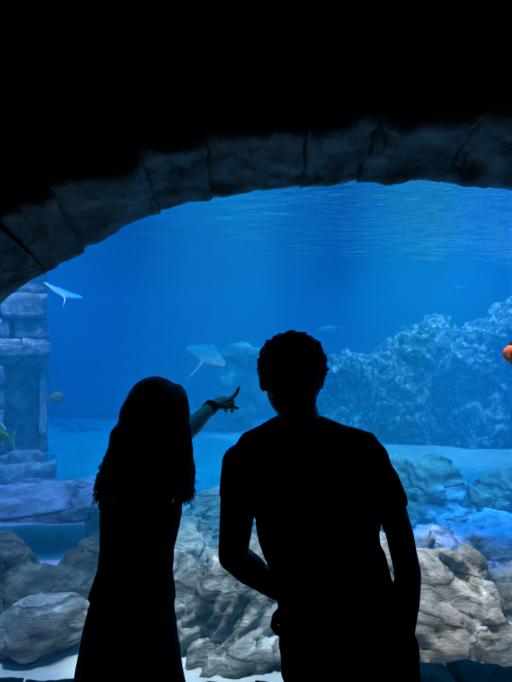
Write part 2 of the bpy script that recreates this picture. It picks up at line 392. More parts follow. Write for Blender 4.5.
# ------------------------------------------------------------------ rocks
def rock(name, label, m, blobs, voxel=0.024, amp=0.06, fine=0.03, rid=0.05, sc=2.4, seed=1.0, strata=0.0, sdir=(0.5, 0.2, 1), facets=7, slab=0.13, group=None, flat=0.0):
    """overlapping masses cut by random planes, joined in one skin, then weathered"""
    rnd = random.Random(seed*13.7)
    bm = bmesh.new()
    for c, r, rz in blobs:
        sub = bmesh.new(); bmesh.ops.create_icosphere(sub, subdivisions=4, radius=1.0)
        planes = [(Vector((rnd.gauss(0, 1), rnd.gauss(0, 1), rnd.gauss(0.15, 0.8))).normalized(), rnd.uniform(0.66, 0.9)) for _ in range(facets)]
        rot = Matrix.Rotation(rz[2] if hasattr(rz, '__len__') else rz, 3, 'Z')
        if hasattr(rz, '__len__'): rot = rot @ Matrix.Rotation(rz[1], 3, 'Y') @ Matrix.Rotation(rz[0], 3, 'X')
        for v in sub.verts:
            for n_, d in planes:
                k = v.co.dot(n_)
                if k > d: v.co -= n_*(k-d)*0.92
            v.co = rot @ Vector((v.co.x*r[0], v.co.y*r[1], v.co.z*r[2]))+Vector(c)
        vs = [bm.verts.new(v.co) for v in sub.verts]; sub.verts.index_update()
        for f in sub.faces: bm.faces.new([vs[v.index] for v in f.verts])
        sub.free()
    me = remesh(bm, voxel, 1, 0.4)
    sd = Vector(sdir).normalized()
    def facet(p, scale, sd_):
        q = Vector((p.x, p.y, p.z))*scale; q = rm @ q; q.z *= 1.7; q += Vector((sd_, -sd_, 2*sd_))
        c = noise.voronoi(q)[1][0]
        h = noise.noise_vector(c*7.31+Vector((sd_, 0, 3)))
        return (q-c).dot(h)*1.6+0.5*noise.noise(c*3.7)
    rm = Matrix.Rotation(0.5*math.sin(seed*3), 3, 'X') @ Matrix.Rotation(0.75*(1 if sdir[0] < 0 else -1), 3, 'Y')
    def f(p, n_):
        k = slab*(facet(p, sc*0.85, seed)+0.22*facet(p, sc*2.9, seed+5))+0.35*amp*fbm(p, sc, 4, seed)+0.5*fine*fbm(p, sc*4, 5, seed)-rid*0.4*max(0, ridge(p, sc*0.8, 4, seed)-1.0)
        if strata:
            t = p.dot(sd)*9+1.5*fbm(p, 1.2, 3, seed); k += strata*(abs((t % 1.0)-0.5)*2-0.5)
        return k
    displace(me, f)
    c0 = Vector(blobs[0][0]); c0.z = SAND
    to_local(me, c0)
    o = link(name, me, m); o.location = c0
    tag(o, label, 'rock', group)
    return o
def B(px, py, d, rx, ry, rz, rot=0.0):
    p = P(px, py, d); return ((p.x, p.y, p.z), (rx, ry, rz), rot)
random.seed(2)
rock('boulder', 'overhanging slab with a dark hollow beneath it, left of the long-haired person', M['rock_pale'],
     [B(35, 500, 5.35, 1.30, 0.50, 0.10, (0.03, -0.05, 0.08)), B(-75, 525, 5.4, 0.40, 0.6, 0.5), B(128, 520, 5.7, 0.42, 0.6, 0.50), B(45, 520, 6.1, 1.0, 0.25, 0.5)], amp=0.04, seed=1.3, slab=0.035, facets=4, fine=0.05, rid=0.08)
rock('boulder', 'brown craggy boulder below the dark hollow at the far left', M['rock_moss'],
     [B(-6, 590, 4.15, 0.48, 0.40, 0.44, (0.2, 0.45, 0.3)), B(38, 606, 4.05, 0.34, 0.33, 0.34, (0, 0.2, 0.4))], seed=2.1, slab=0.08)
rock('boulder', 'olive brown rock partly behind the long-haired person\'s waist on the left', M['rock_moss'],
     [B(102, 585, 4.35, 0.40, 0.40, 0.42, (0, -0.35, 0.5)), B(72, 614, 4.05, 0.26, 0.3, 0.26, 0.2)], seed=3.4, slab=0.08)
rock('boulder', 'low rounded boulder with a violet rim lying on sand at bottom left', M['rock_grey'],
     [B(42, 631, 3.55, 0.39, 0.25, 0.23, (0, -0.14, 0.1))], seed=4.2, amp=0.03, rid=0.03, facets=5, voxel=0.02, slab=0.05)
rock('boulder', 'blue grey sloping rock seen just right of the long hair', M['rock_pale'],
     [B(225, 540, 5.9, 0.75, 0.7, 0.68, (0.2, -0.3, 0.3)), B(190, 572, 4.9, 0.50, 0.5, 0.55, 0.4), B(280, 545, 5.6, 0.55, 0.5, 0.55, 0.1)], seed=5.6, strata=0.03, sdir=(-0.6, 0.2, 1))
rock('boulder', 'large streaked grey boulder between the two people', M['rock_grey'],
     [B(240, 615, 3.85, 0.46, 0.45, 0.52, (0.2, -0.35, 0.3)), B(192, 622, 3.85, 0.32, 0.45, 0.50, (0, -0.5, 0.2)), B(235, 655, 3.46, 0.44, 0.25, 0.20, (0.0, -0.2, 0.1)), B(275, 635, 3.7, 0.30, 0.3, 0.28, 0.3)], seed=6.8, rid=0.05, strata=0.04, sdir=(-0.9, 0.2, 1), facets=9)
rock('boulder', 'teal grey wedge of rock right behind the short-haired person\'s sleeve', M['rock_pale'],
     [B(425, 512, 6.4, 0.85, 0.8, 0.66, (0.15, 0.12, 0.2)), B(380, 530, 6.1, 0.5, 0.6, 0.62, 0.3)], seed=7.3, strata=0.025, sdir=(0.8, 0, 1), facets=9)
rock('boulder', 'teal grey rock at the right edge beside the sloping wedge', M['rock_pale'],
     [B(522, 512, 6.3, 0.70, 0.65, 0.66, (0.1, 0.25, 0.6)), B(570, 520, 6.1, 0.6, 0.6, 0.6, 0.1)], seed=8.9, strata=0.025, sdir=(0.9, 0, 1), facets=9)
rock('boulder', 'vivid blue lit boulder behind the beige one on the right', M['rock_pale'],
     [B(482, 575, 4.95, 0.74, 0.55, 0.62, (0, 0.08, 0.2)), B(425, 570, 4.9, 0.35, 0.4, 0.45, 0.2)], seed=9.4, amp=0.04, facets=5)
rock('boulder', 'big faceted beige boulder beside the short-haired person\'s right arm', M['rock_beige'],
     [B(425, 605, 3.95, 0.50, 0.45, 0.56, (0.1, 0.35, 0.2)), B(468, 628, 3.75, 0.30, 0.35, 0.42, (0.1, 0.3, 0.5)), B(375, 590, 4.1, 0.42, 0.4, 0.44, (0, -0.1, 0.1)), B(425, 652, 3.5, 0.50, 0.25, 0.28, 0.2)], seed=10.7, rid=0.05, facets=10, strata=0.025, sdir=(0.7, 0.3, 1))
rock('boulder', 'whitish rock cut off by the frame beyond the beige boulder', M['rock_grey'],
     [B(518, 630, 3.95, 0.32, 0.40, 0.42, (0, 0.2, 0.3)), B(502, 656, 3.5, 0.26, 0.25, 0.2, 0.3)], seed=11.2)
rock('boulder', 'grey rock hidden mostly behind the short-haired person\'s trousers', M['rock_grey'],
     [B(325, 610, 4.2, 0.45, 0.4, 0.55, 0.3)], seed=12.5)

# far reef on the right
def reef(name, label, blobs, seed, voxel=0.075, m='reef', **kw):
    return rock(name, label, M[m], blobs, voxel=voxel, amp=0.30, fine=0.20, rid=0.16, sc=1.1, seed=seed, facets=8, slab=0.32, **kw)
reef('reef_rock', 'long reef mound with pale speckled crest rising to the right behind the short-haired head',
     [B(470, 400, 12.2, 1.9, 1.4, 2.1, 0.2), B(540, 390, 11.6, 1.6, 1.4, 2.3, 0.1), B(412, 400, 12.4, 1.7, 1.2, 2.25, 0.3), B(500, 435, 11.2, 1.3, 0.9, 0.9, 0.1),
      B(345, 410, 12.8, 1.6, 1.2, 1.45, 0.1), B(395, 425, 12.0, 1.2, 1.0, 1.0, 0.4), B(318, 420, 13.0, 1.1, 0.9, 1.3, 0.0)], 21.3)
reef('reef_rock', 'faint pale rock shelf between pointing hand and short-haired head',
     [B(238, 385, 13.5, 0.6, 0.6, 0.85, 0.1), B(242, 354, 13.3, 0.8, 0.5, 0.12, 0.0), B(205, 420, 14.2, 1.2, 0.8, 0.7, 0.0)], 23.4, m='rock_pale')
reef('reef_rock', 'dim low rock far behind the left sand, beside the ruined pillar',
     [B(95, 443, 13.5, 0.8, 0.5, 0.20, 0.1), B(70, 440, 15.0, 1.2, 0.5, 0.25, 0.1)], 24.1)

# ------------------------------------------------------------------ ruined block pillar at the left
pil = empty('pillar', P(10, 485, 7.0)); pil.location.z = SAND
tag(pil, 'ruined pillar of stone blocks with a dark recess, at the far left', 'pillar')
ax = Vector((P(48, 341, 7.0).x, 7.0, 0)).normalized()           # along the line of sight
rt = Vector((ax.y, -ax.x, 0))
edge = P(48, 341, 7.0)
def blk(bm, u0, u1, v0, v1, z0, z1, seed):
    """a worn block: u to the right along the face, v into depth"""
    n = 5; faces = []
    def pt(a, b, c):
        u = u0+(u1-u0)*a; v = v0+(v1-v0)*b; z = z0+(z1-z0)*c
        p = Vector((edge.x, edge.y, 0))+rt*u+ax*v+Vector((0, 0, z))
        q = noise.noise_vector(p*3.0+Vector((seed, 0, 0)))*0.035+noise.noise_vector(p*9.0)*0.014
        return p+q
    gr = {}
    def vv(a, b, c):
        k = (a, b, c)
        if k not in gr: gr[k] = bm.verts.new(pt(a/n, b/n, c/n))
        return gr[k]
    for i in range(n):
        for j in range(n):
            for s in (0, n):
                bm.faces.new((vv(s, i, j), vv(s, i+1, j), vv(s, i+1, j+1), vv(s, i, j+1)))
                bm.faces.new((vv(i, s, j), vv(i+1, s, j), vv(i+1, s, j+1), vv(i, s, j+1)))
                bm.faces.new((vv(i, j, s), vv(i+1, j, s), vv(i+1, j+1, s), vv(i, j+1, s)))
z_of = lambda py: ZC-(py-341)/F*7.0
random.seed(9)
bm = bmesh.new()
blk(bm, -1.4, -0.06, 0.28, 0.9, SAND, z_of(262), 0.3)          # core
z = SAND
while z < 2.95:
    h = min(random.uniform(0.24, 0.42), 3.12-z)
    nich = z_of(450) < z+h*0.5 < z_of(352)
    u = 0.0
    while u > -1.4:
        wd = random.uniform(0.30, 0.60)
        if nich and u-wd > -0.60: u -= 0.53 if u == 0 else wd; continue
        out = random.uniform(0, 0.06)
        blk(bm, u-wd+0.012, u-0.012, 0.0+out, 0.34, z+0.01, z+h-0.01, u*3+z)
        u -= wd
    z += h
from_bm('block_masonry', bm, M['ruin'], pil)
bm = bmesh.new(); blk(bm, -0.10, -0.0, 0.06, 0.34, z_of(452), z_of(352), 1.2); from_bm('side_post', bm, M['ruin'], pil)
bm = bmesh.new(); blk(bm, -0.62, 0.03, -0.02, 0.36, z_of(356), z_of(344), 2.2); from_bm('lintel', bm, M['ruin'], pil)
bm = bmesh.new(); blk(bm, -1.4, 0.10, -0.12, 0.5, SAND-0.1, z_of(462), 3.2); from_bm('plinth', bm, M['ruin'], pil)

# ------------------------------------------------------------------ fish and rays
def frame_from(nose, tail, up=Vector((0, 0, 1))):
    x = (Vector(nose)-Vector(tail)).normalized(); y = up.cross(x).normalized(); z = x.cross(y)
    return Matrix((x, y, z)).transposed()
def frame_xy(x, y):
    x = Vector(x).normalized(); y = Vector(y); y = (y-x*y.dot(x)).normalized(); return Matrix((x, y, x.cross(y))).transposed()
def place(o, loc, R): o.matrix_world = Matrix.Translation(loc) @ R.to_4x4()
def fin(bm, pts, th=0.006):
    a = [bm.verts.new((x, -th, z)) for x, z in pts]; b = [bm.verts.new((x, th, z)) for x, z in pts]
    bm.faces.new(a); bm.faces.new(b[::-1])
    for i in range(len(pts)): bm.faces.new((a[i], a[(i+1) % len(pts)], b[(i+1) % len(pts)], b[i]))
def fish(label, loc, R, L, H, Wd, m, finm, slim=1.0, group=None):
    """x along the body to the nose; L length of body, H height, Wd thickness"""
    root = empty('fish', (0, 0, 0)); tag(root, label, 'fish', group)
    bm = bmesh.new(); prof = [(0.5, 0.03), (0.46, 0.22), (0.38, 0.5), (0.25, 0.82), (0.08, 1.0), (-0.1, 0.92), (-0.28, 0.62), (-0.42, 0.3), (-0.5, 0.2)]
    loft(bm, [((x*L, 0, 0), Wd*0.5*k, H*0.5*k, (0, 1, 0), (0, 0, 1)) for x, k in prof], 20)
    b = from_bm('body', bm, m, root)
    bm = bmesh.new(); fin(bm, [(-0.47*L, 0.07*H), (-0.56*L, 0.22*H), (-0.72*L, 0.5*H), (-0.64*L, 0.0), (-0.72*L, -0.5*H), (-0.56*L, -0.22*H), (-0.47*L, -0.07*H)])
    from_bm('tail_fin', bm, finm, root, smooth=False)
    bm = bmesh.new(); fin(bm, [(0.22*L, 0.40*H), (0.05*L, 0.68*H), (-0.2*L, 0.60*H), (-0.36*L, 0.34*H), (-0.34*L, 0.18*H), (0.0, 0.40*H)]); from_bm('dorsal_fin', bm, finm, root, smooth=False)
    bm = bmesh.new(); fin(bm, [(0.02*L, -0.42*H), (-0.16*L, -0.66*H), (-0.34*L, -0.36*H), (-0.32*L, -0.18*H), (-0.05*L, -0.38*H)]); from_bm('anal_fin', bm, finm, root, smooth=False)
    for s in (-1, 1):
        bm = bmesh.new(); fin(bm, [(0.2*L, 0), (0.02*L, 0.12*H), (-0.06*L, -0.06*H), (0.06*L, -0.14*H)], 0.003)
        bmesh.ops.rotate(bm, verts=bm.verts, cent=(0.2*L, 0, 0), matrix=Matrix.Rotation(-0.5*s, 3, 'Z')); bmesh.ops.translate(bm, verts=bm.verts, vec=(0, s*Wd*0.40, -0.08*H))
        from_bm('pectoral_fin', bm, finm, root, smooth=False)
        bm = bmesh.new(); ball(bm, (0.38*L, s*Wd*0.22, 0.1*H), 0.035*L, 8); from_bm('eye', bm, M['iris'], root)
    place(root, loc, R); return root
def ray(label, loc, R, span, length, m, lift=0.25):
    """x to the nose, y across the wings"""
    root = empty('stingray', (0, 0, 0)); tag(root, label, 'ray', 'rays gliding in the open water')
    bm = bmesh.new(); n = 26; up = {}; lo = {}
    for i in range(n+1):
        s = -1+2*i/n; a = abs(s)
        xf = length*(0.5-0.55*a**1.25); xb = length*(-0.42+0.18*a**0.9)
        if a > 0.97: xb = xf = (xf+xb)/2
        z0 = span*0.5*lift*a**1.7
        for j in range(13):
            t = j/12; x = xf+(xb-xf)*t
            th = length*0.11*(1-a)**0.8*math.sin(math.pi*min(1, t*0.95+0.03))**0.7+0.003
            y = s*span*0.5
            up[i, j] = bm.verts.new((x, y, z0+th)); lo[i, j] = bm.verts.new((x, y, z0-th*0.6))
    for i in range(n):
        for j in range(12):
            bm.faces.new((up[i, j], up[i+1, j], up[i+1, j+1], up[i, j+1])); bm.faces.new((lo[i, j], lo[i, j+1], lo[i+1, j+1], lo[i+1, j]))
        for j in (0, 12): bm.faces.new((up[i, j], lo[i, j], lo[i+1, j], up[i+1, j]))
    for j in range(12):
        for i in (0, n): bm.faces.new((up[i, j], up[i, j+1], lo[i, j+1], lo[i, j]))
    from_bm('disc', bm, m, root)
    bm = bmesh.new(); tube(bm, [(-0.38*length, 0, 0.01), (-0.65*length, 0, 0.015), (-0.95*length, 0.02, 0.0), (-1.35*length, 0.05, -0.02)], [0.05*length, 0.028*length, 0.016*length, 0.006*length], 10)
    from_bm('tail', bm, m, root)
    for s in (-1, 1):
        bm = bmesh.new(); ball(bm, (0.30*length, s*0.10*length, 0.085*length), 0.022*length, 8); from_bm('eye', bm, M['iris'], root)
    place(root, loc, R); return root
V = Vector
ray('grey ray gliding beyond the pointing finger, left of the short-haired head', P(207, 355, 6.3), frame_xy((0.35, 0.70, 0.62), (-0.90, 0.1, 0.40)), 0.52, 0.36, M['ray'], 0.12)
ray('pale ray just under the stone arch at upper left', P(61, 293, 6.0), frame_xy((-0.45, 0.75, 0.38), (-0.85, -0.30, 0.42)), 0.46, 0.34, M['ray_pale'], 0.25)
fish('yellow green fish with pale tail tip, cut by the left edge', P(-6, 434, 4.9), frame_from(V((-1, 0.25, 0.15)), V((0, 0, 0))), 0.34, 0.19, 0.07, M['fish_green'], M['fin_yellow'])
fish('dim olive fish beside the right edge of the ruined pillar', P(57, 398, 6.6), frame_from(V((1, 0.3, 0.05)), V((0, 0, 0))), 0.20, 0.15, 0.05, M['fish_olive'], M['fish_olive'])
fish('tiny silver fish high above the speckled reef crest', P(459, 288, 8.0), frame_from(V((1, 0.1, 0.02)), V((0, 0, 0))), 0.16, 0.06, 0.03, M['fish_silver'], M['fish_silver'])
fish('slender pale fish to the right of the curly head top', P(327, 329, 8.6), frame_from(V((-1, 0.1, -0.12)), V((0, 0, 0))), 0.38, 0.09, 0.06, M['fish_silver'], M['fish_silver'])
fish('bright orange fish at the right edge in front of the reef', P(510.5, 354, 3.3), frame_from(V((-1, 0.7, 0.1)), V((0, 0, 0))), 0.10, 0.115, 0.05, M['fish_orange'], M['fish_orange'])

# ------------------------------------------------------------------ people
def head(bm, c, R, s=1.0, chin=0.118):
    """c skull centre, R turns +y (the face) where the person looks"""
    def b(p, r, rot=None): ball(bm, Vector(c)+R @ (Vector(p)*s), [k*s for k in r], 12, R if rot is None else R @ rot)
    b((0, -0.012, 0.022), (0.076, 0.094, 0.094))          # cranium
    b((0, 0.028, -0.028), (0.064, 0.064, 0.088))          # face
    b((0, 0.052, -0.088), (0.040, 0.036, 0.030))          # jaw
    b((0, 0.072, -0.104), (0.022, 0.018, 0.017))          # chin
    b((0, 0.097, -0.030), (0.013, 0.020, 0.024), Matrix.Rotation(0.35, 3, 'X'))   # nose
    b((0, 0.091, -0.006), (0.009, 0.013, 0.024))
    b((0, 0.083, -0.067), (0.024, 0.013, 0.007)); b((0, 0.082, -0.078), (0.020, 0.013, 0.008))  # lips
    for q in (-1, 1):
        b((q*0.030, 0.075, 0.014), (0.026, 0.015, 0.008))  # brow
        b((q*0.040, 0.064, -0.034), (0.022, 0.020, 0.018)) # cheek
        b((q*0.077, -0.008, -0.008), (0.010, 0.019, 0.029), Matrix.Rotation(q*0.35, 3, 'Z'))  # ear
        b((q*0.072, 0.000, -0.030), (0.007, 0.009, 0.009))
def eyes(c, R, parent, s=1.0):
    for q in (-1, 1):
        bm = bmesh.new(); ball(bm, Vector(c)+R @ (Vector((q*0.030, 0.074, -0.004))*s), 0.0125*s, 10); e = from_bm('eye', bm, M['eye'], parent)
        bm = bmesh.new(); ball(bm, Vector(c)+R @ (Vector((q*0.030, 0.0845, -0.004))*s), 0.0052*s, 8); i = from_bm('iris', bm, M['iris'], e)
def finger(bm, base, dirs, lens, r):
    p = Vector(base); pts = [p.copy()]
    for d, L in zip(dirs, lens): p = p+Vector(d).normalized()*L; pts.append(p.copy())
    tube(bm, pts, [r*(1-0.09*i) for i in range(len(pts))], 10)
    for i, q in enumerate(pts[1:-1]): ball(bm, q, r*(1.0-0.09*i), 8)
def hand(bm, wrist, fwd, back, s=1.0, curl=(0.5, 0.5, 0.5, 0.5), right=True, thumb_in=0.5):
    """fwd wrist to knuckles, back the way the back of the hand faces; curl per finger, index first"""
    f = Vector(fwd).normalized(); b = Vector(back); b = (b-f*b.dot(f)).normalized()
    side = f.cross(b) if not right else b.cross(f)   # towards the thumb
    w = Vector(wrist)
    loft(bm, [(w-f*0.010*s, 0.025*s, 0.019*s, side, b), (w+f*0.03*s, 0.034*s, 0.017*s, side, b), (w+f*0.065*s, 0.040*s, 0.015*s, side, b), (w+f*0.088*s, 0.038*s, 0.012*s, side, b)], 16)
    for k, (o, L, r) in enumerate(((0.028, 0.074, 0.0098), (0.009, 0.082, 0.0100), (-0.010, 0.076, 0.0095), (-0.028, 0.060, 0.0086))):
        base = w+f*(0.080-0.006*abs(k-1))*s+side*o*s
        a = curl[k]; ds = []; an = 0
        for q, g in enumerate((0.55, 1.0, 0.7)):
            an += a*g; ds.append(f*math.cos(an)-b*math.sin(an)+side*(o*1.2 if q == 0 else 0))
        finger(bm, base, ds, (L*0.46*s, L*0.30*s, L*0.26*s), r*s)
    base = w+f*0.022*s+side*0.026*s-b*0.004*s
    d0 = (f*0.65+side*0.75-b*0.25); d1 = f*0.9+side*(0.35-thumb_in*0.5)-b*(0.2+0.3*thumb_in)
    finger(bm, base, (d0, d1, d1-b*0.15), (0.034*s, 0.030*s, 0.025*s), 0.0105*s)

# ---- short-haired person in a black T-shirt
DM = 1.40
def Q(px, py, d=DM): return P(px, py, d)
pxm = DM/F
man = empty('person', (Q(330, 600).x, DM, FLOOR))
tag(man, 'person with short curly hair in a black T-shirt, seen from behind, hands at hips', 'person')
hc = Q(291, 377, 1.42); HR = Matrix.Rotation(0.10, 3, 'Z') @ Matrix.Rotation(-0.02, 3, 'Y')
XZ = ((1, 0, 0), (0, 1, 0))
def slab(py, cx_, hw, hy, dy=0.0): p = Q(cx_, py); return ((p.x, DM+dy, p.z), hw*pxm, hy, *XZ)
torso = [slab(416, 299, 21, 0.052, 0.0), slab(425, 302, 36, 0.065, 0.0), slab(434, 308, 62, 0.082, 0.0), slab(446, 307, 68, 0.098, 0.005), slab(470, 313, 68, 0.112, 0.01), slab(500, 315, 61, 0.112, 0.012), slab(545, 321, 56, 0.100, 0.01), slab(575, 331, 56, 0.100, 0.01), slab(605, 341, 58, 0.106, 0.0), slab(640, 348, 62, 0.112, -0.005), slab(676, 350, 62, 0.105, 0.0)]
hip = Q(349, 660); kneeL = V((Q(318, 660).x, DM+0.02, 0.42)); kneeR = V((Q(385, 660).x, DM+0.03, 0.42))
ankL = V((Q(316, 660).x, DM-0.01, FLOOR+0.08)); ankR = V((Q(392, 660).x, DM+0.0, FLOOR+0.08))
hipL = Q(320, 672); hipR = Q(379, 672)
shL, elL, wrL = Q(242, 464), Q(233, 556, 1.41), Q(277, 590, 1.47)
shR, elR, wrR = Q(370, 462), Q(408, 574, 1.37), Q(404, 640, 1.44)
bm = bmesh.new()
head(bm, hc, HR, 1.02)
tube(bm, [Q(292, 385, 1.42), Q(297, 405, 1.41), Q(299, 428, 1.40)], [0.052, 0.052, 0.060], 18)
loft(bm, torso, 32, power=2.3)
tube(bm, [shL, shL.lerp(elL, 0.45), elL], [0.056, 0.049, 0.041], 16)
tube(bm, [elL, elL.lerp(wrL, 0.35), wrL], [0.041, 0.043, 0.028], 16)
tube(bm, [shR, Q(386, 495), Q(399, 532, 1.385), elR], [0.050, 0.044, 0.037, 0.035], 16)
tube(bm, [elR, elR.lerp(wrR, 0.35), wrR], [0.035, 0.036, 0.027], 16)
hand(bm, wrL, V((0.55, 0.30, -0.62)), V((-0.75, -0.1, -0.6)), 1.0, (0.35, 0.4, 0.45, 0.5), right=False)
hand(bm, wrR, V((-0.06, 0.22, -1)), V((1, -0.1, 0)), 1.0, (0.25, 0.25, 0.3, 0.3), right=True)
for h, k, a in ((hipL, kneeL, ankL), (hipR, kneeR, ankR)):
    tube(bm, [h, h.lerp(k, 0.5), k], [0.083, 0.074, 0.052], 18); tube(bm, [k, k.lerp(a, 0.3)+V((0, -0.012, 0)), a], [0.052, 0.054, 0.036], 16)
    loft(bm, [(a+V((0, -0.05, -0.045)), 0.030, 0.030, (1, 0, 0), (0, 0, 1)), (a+V((0, 0.05, -0.045)), 0.038, 0.030, (1, 0, 0), (0, 0, 1)), (a+V((0, 0.17, -0.055)), 0.036, 0.018, (1, 0, 0), (0, 0, 1))], 14)
link('body', remesh(bm, 0.0048, 5, 0.5), M['skin'], man)
eyes(hc, HR, man, 1.02)
# T-shirt
bm = bmesh.new()
def grow(r, k): return (r[0], r[1]+k, r[2]+k, *r[3:])
sh = [grow(torso[0], 0.004)]+[grow(t, 0.012) for t in torso[1:8]]+[grow(slab(600, 338, 58, 0.108), 0.010), grow(slab(607, 340, 57, 0.108), 0.012)]
loft(bm, sh, 36, power=2.3)
dl = (elL-shL); dr = (elR-shR)
tube(bm, [shL+V((0.03, 0, 0.01)), shL+dl*0.05], [0.055, 0.056], 18)
loft(bm, [(shL-dl*0.05, 0.054, 0.058), (shL+dl*0.20, 0.055, 0.058), (shL+dl*0.38, 0.055, 0.058)], 20)
tube(bm, [shR+V((-0.03, 0, 0.01)), shR+dr*0.05], [0.050, 0.052], 18)
loft(bm, [(shR-dr*0.05, 0.050, 0.055), (Q(384, 492), 0.052, 0.054), (Q(391, 509), 0.050, 0.056)], 20)
ball(bm, Q(365, 455), (0.052, 0.06, 0.05), 14)
me = remesh(bm, 0.006, 14, 0.5)
displace(me, lambda p, n_: 0.0045*noise.fractal(Vector((p.x*9, p.y*9, p.z*16)), 1, 2, 3)+0.003*math.sin(60*p.z+25*p.x+4*noise.noise(p*8))*max(0, 1-abs(p.z-1.12)/0.16))
link('t_shirt', me, M['black_cloth'], man)
# trousers
bm = bmesh.new()
tr = [grow(slab(592, 337, 57, 0.104), 0.006)]+[grow(slab(612, 342, 61, 0.112), 0.006), grow(slab(640, 348, 67, 0.118, -0.005), 0.004), grow(slab(676, 350, 67, 0.112, 0.0), 0.004)]
loft(bm, tr, 32, power=2.3)
for h, k, a in ((hipL, kneeL, ankL), (hipR, kneeR, ankR)):
    loft(bm, [(h+V((0, 0, 0.06)), 0.080, 0.095, *XZ), (h+V((0, 0, -0.05)), 0.090, 0.105, *XZ), (h.lerp(k, 0.5), 0.088, 0.100, *XZ), (k, 0.080, 0.085, *XZ), (a+V((0, 0, 0.15)), 0.072, 0.078, *XZ), (a+V((0, 0, -0.03)), 0.075, 0.085, *XZ)], 22)
tube(bm, [Q(405, 645, 1.44), Q(404, 672, 1.46)], [0.036, 0.034], 16)
me = remesh(bm, 0.007, 5, 0.5)
displace(me, lambda p, n_: 0.005*noise.fractal(Vector((p.x*8, p.y*8, p.z*13)), 1, 2, 3))
link('trousers', me, M['dark_denim'], man)
for a in (ankL, ankR):
    bm = bmesh.new()
    loft(bm, [(a+V((0, -0.085, -0.042)), 0.030, 0.036, (1, 0, 0), (0, 0, 1)), (a+V((0, -0.05, -0.034)), 0.040, 0.046, (1, 0, 0), (0, 0, 1)), (a+V((0, 0.05, -0.036)), 0.045, 0.044, (1, 0, 0), (0, 0, 1)), (a+V((0, 0.14, -0.05)), 0.047, 0.030, (1, 0, 0), (0, 0, 1)), (a+V((0, 0.195, -0.056)), 0.034, 0.022, (1, 0, 0), (0, 0, 1))], 20, power=2.6)
    loft(bm, [(a+V((0, 0, -0.03)), 0.045, 0.052, *XZ), (a+V((0, -0.01, 0.03)), 0.046, 0.050, *XZ)], 18)
    link('shoe', remesh(bm, 0.006, 3), M['shoe'], man)
# curly hair
random.seed(11)
bm = bmesh.new()
ball(bm, hc+HR @ V((0, -0.022, 0.030)), (0.084, 0.099, 0.090), 16)
ball(bm, hc+HR @ V((0, -0.045, -0.008)), (0.074, 0.066, 0.070), 14)
for q in (-1, 1): ball(bm, hc+HR @ V((q*0.072, -0.014, 0.018)), (0.014, 0.034, 0.034), 10)
ball(bm, hc+HR @ V((0, -0.040, -0.052)), (0.061, 0.055, 0.052), 14)
for k in range(22):
    d = V((random.uniform(-1, 1), random.uniform(-0.9, 0.5), random.uniform(0.25, 1))).normalized()
    ball(bm, hc+HR @ V((d.x*0.083, -0.022+d.y*0.095, 0.028+d.z*0.086)), random.uniform(0.009, 0.018), 8)
for k in range(520):
    d = V((random.gauss(0, 1), random.gauss(-0.25, 1), random.gauss(0.45, 0.9))).normalized()
    if d.z < -0.35 or (d.y > 0.55 and d.z < 0.35): continue
    r = 0.0035+0.005*random.random()
    p = hc+HR @ V((d.x*0.087, -0.022+d.y*0.100, 0.028+d.z*0.089))
    ball(bm, p, (r*1.3, r*1.3, r), 6)
for k in range(300):     # loose curls
    d = V((random.gauss(0, 1), random.gauss(-0.3, 0.8), random.gauss(0.75, 0.7))).normalized()
    if d.z < -0.1 or (d.y > 0.55 and d.z < 0.35): continue
    p = hc+HR @ V((d.x*0.085, -0.022+d.y*0.097, 0.028+d.z*0.087)); t = d.orthogonal().normalized(); t.rotate(Matrix.Rotation(random.random()*6.3, 3, d)); u = d.cross(t)
    L = random.uniform(0.008, 0.024); R_ = random.uniform(0.004, 0.009); pts = []
    for j in range(7):
        a = j*0.9; pts.append(p-d*0.004+d*(L*j/6)+t*(R_*(1-math.cos(a)))+u*(R_*math.sin(a)))
    tube(bm, pts, [0.0030-0.0003*j for j in range(7)], 6)
link('hair', remesh(bm, 0.0034, 1, 0.3), M['hair'], man)
# wallet chain and the pocket strap
bm = bmesh.new()
cp = [Q(289, 607, 1.268), Q(299, 618, 1.262), Q(308, 632, 1.258), Q(316, 648, 1.258), Q(325, 664, 1.262), Q(336, 676, 1.268), Q(350, 682, 1.272)]
cv = [cp[0]]
for i in range(len(cp)-1):
    for k in range(1, 7): cv.append(cp[i].lerp(cp[i+1], k/6))
for i in range(len(cv)-1):
    a, b = cv[i], cv[i+1]; t = (b-a).normalized(); u = t.orthogonal().normalized(); u.rotate(Matrix.Rotation(i*1.57, 3, t)); c = (a+b)/2
    lp = [c+t*(math.cos(q*math.pi/5)*0.0062)+u*(math.sin(q*math.pi/5)*0.0034) for q in range(11)]
    tube(bm, lp, 0.0011, 5, caps=False)
tag(from_bm('wallet_chain', bm, M['steel'], man), 'thin steel chain hanging over the trousers')
bm = bmesh.new()
lp = [Q(283, 608, 1.40), Q(276, 616, 1.40), Q(274, 626, 1.40), Q(278, 632, 1.40), Q(283, 634, 1.40)]
loft(bm, [(p, 0.011, 0.004) for p in lp], 10)
from_bm('pocket_strap', bm, M['dark_denim'], man)

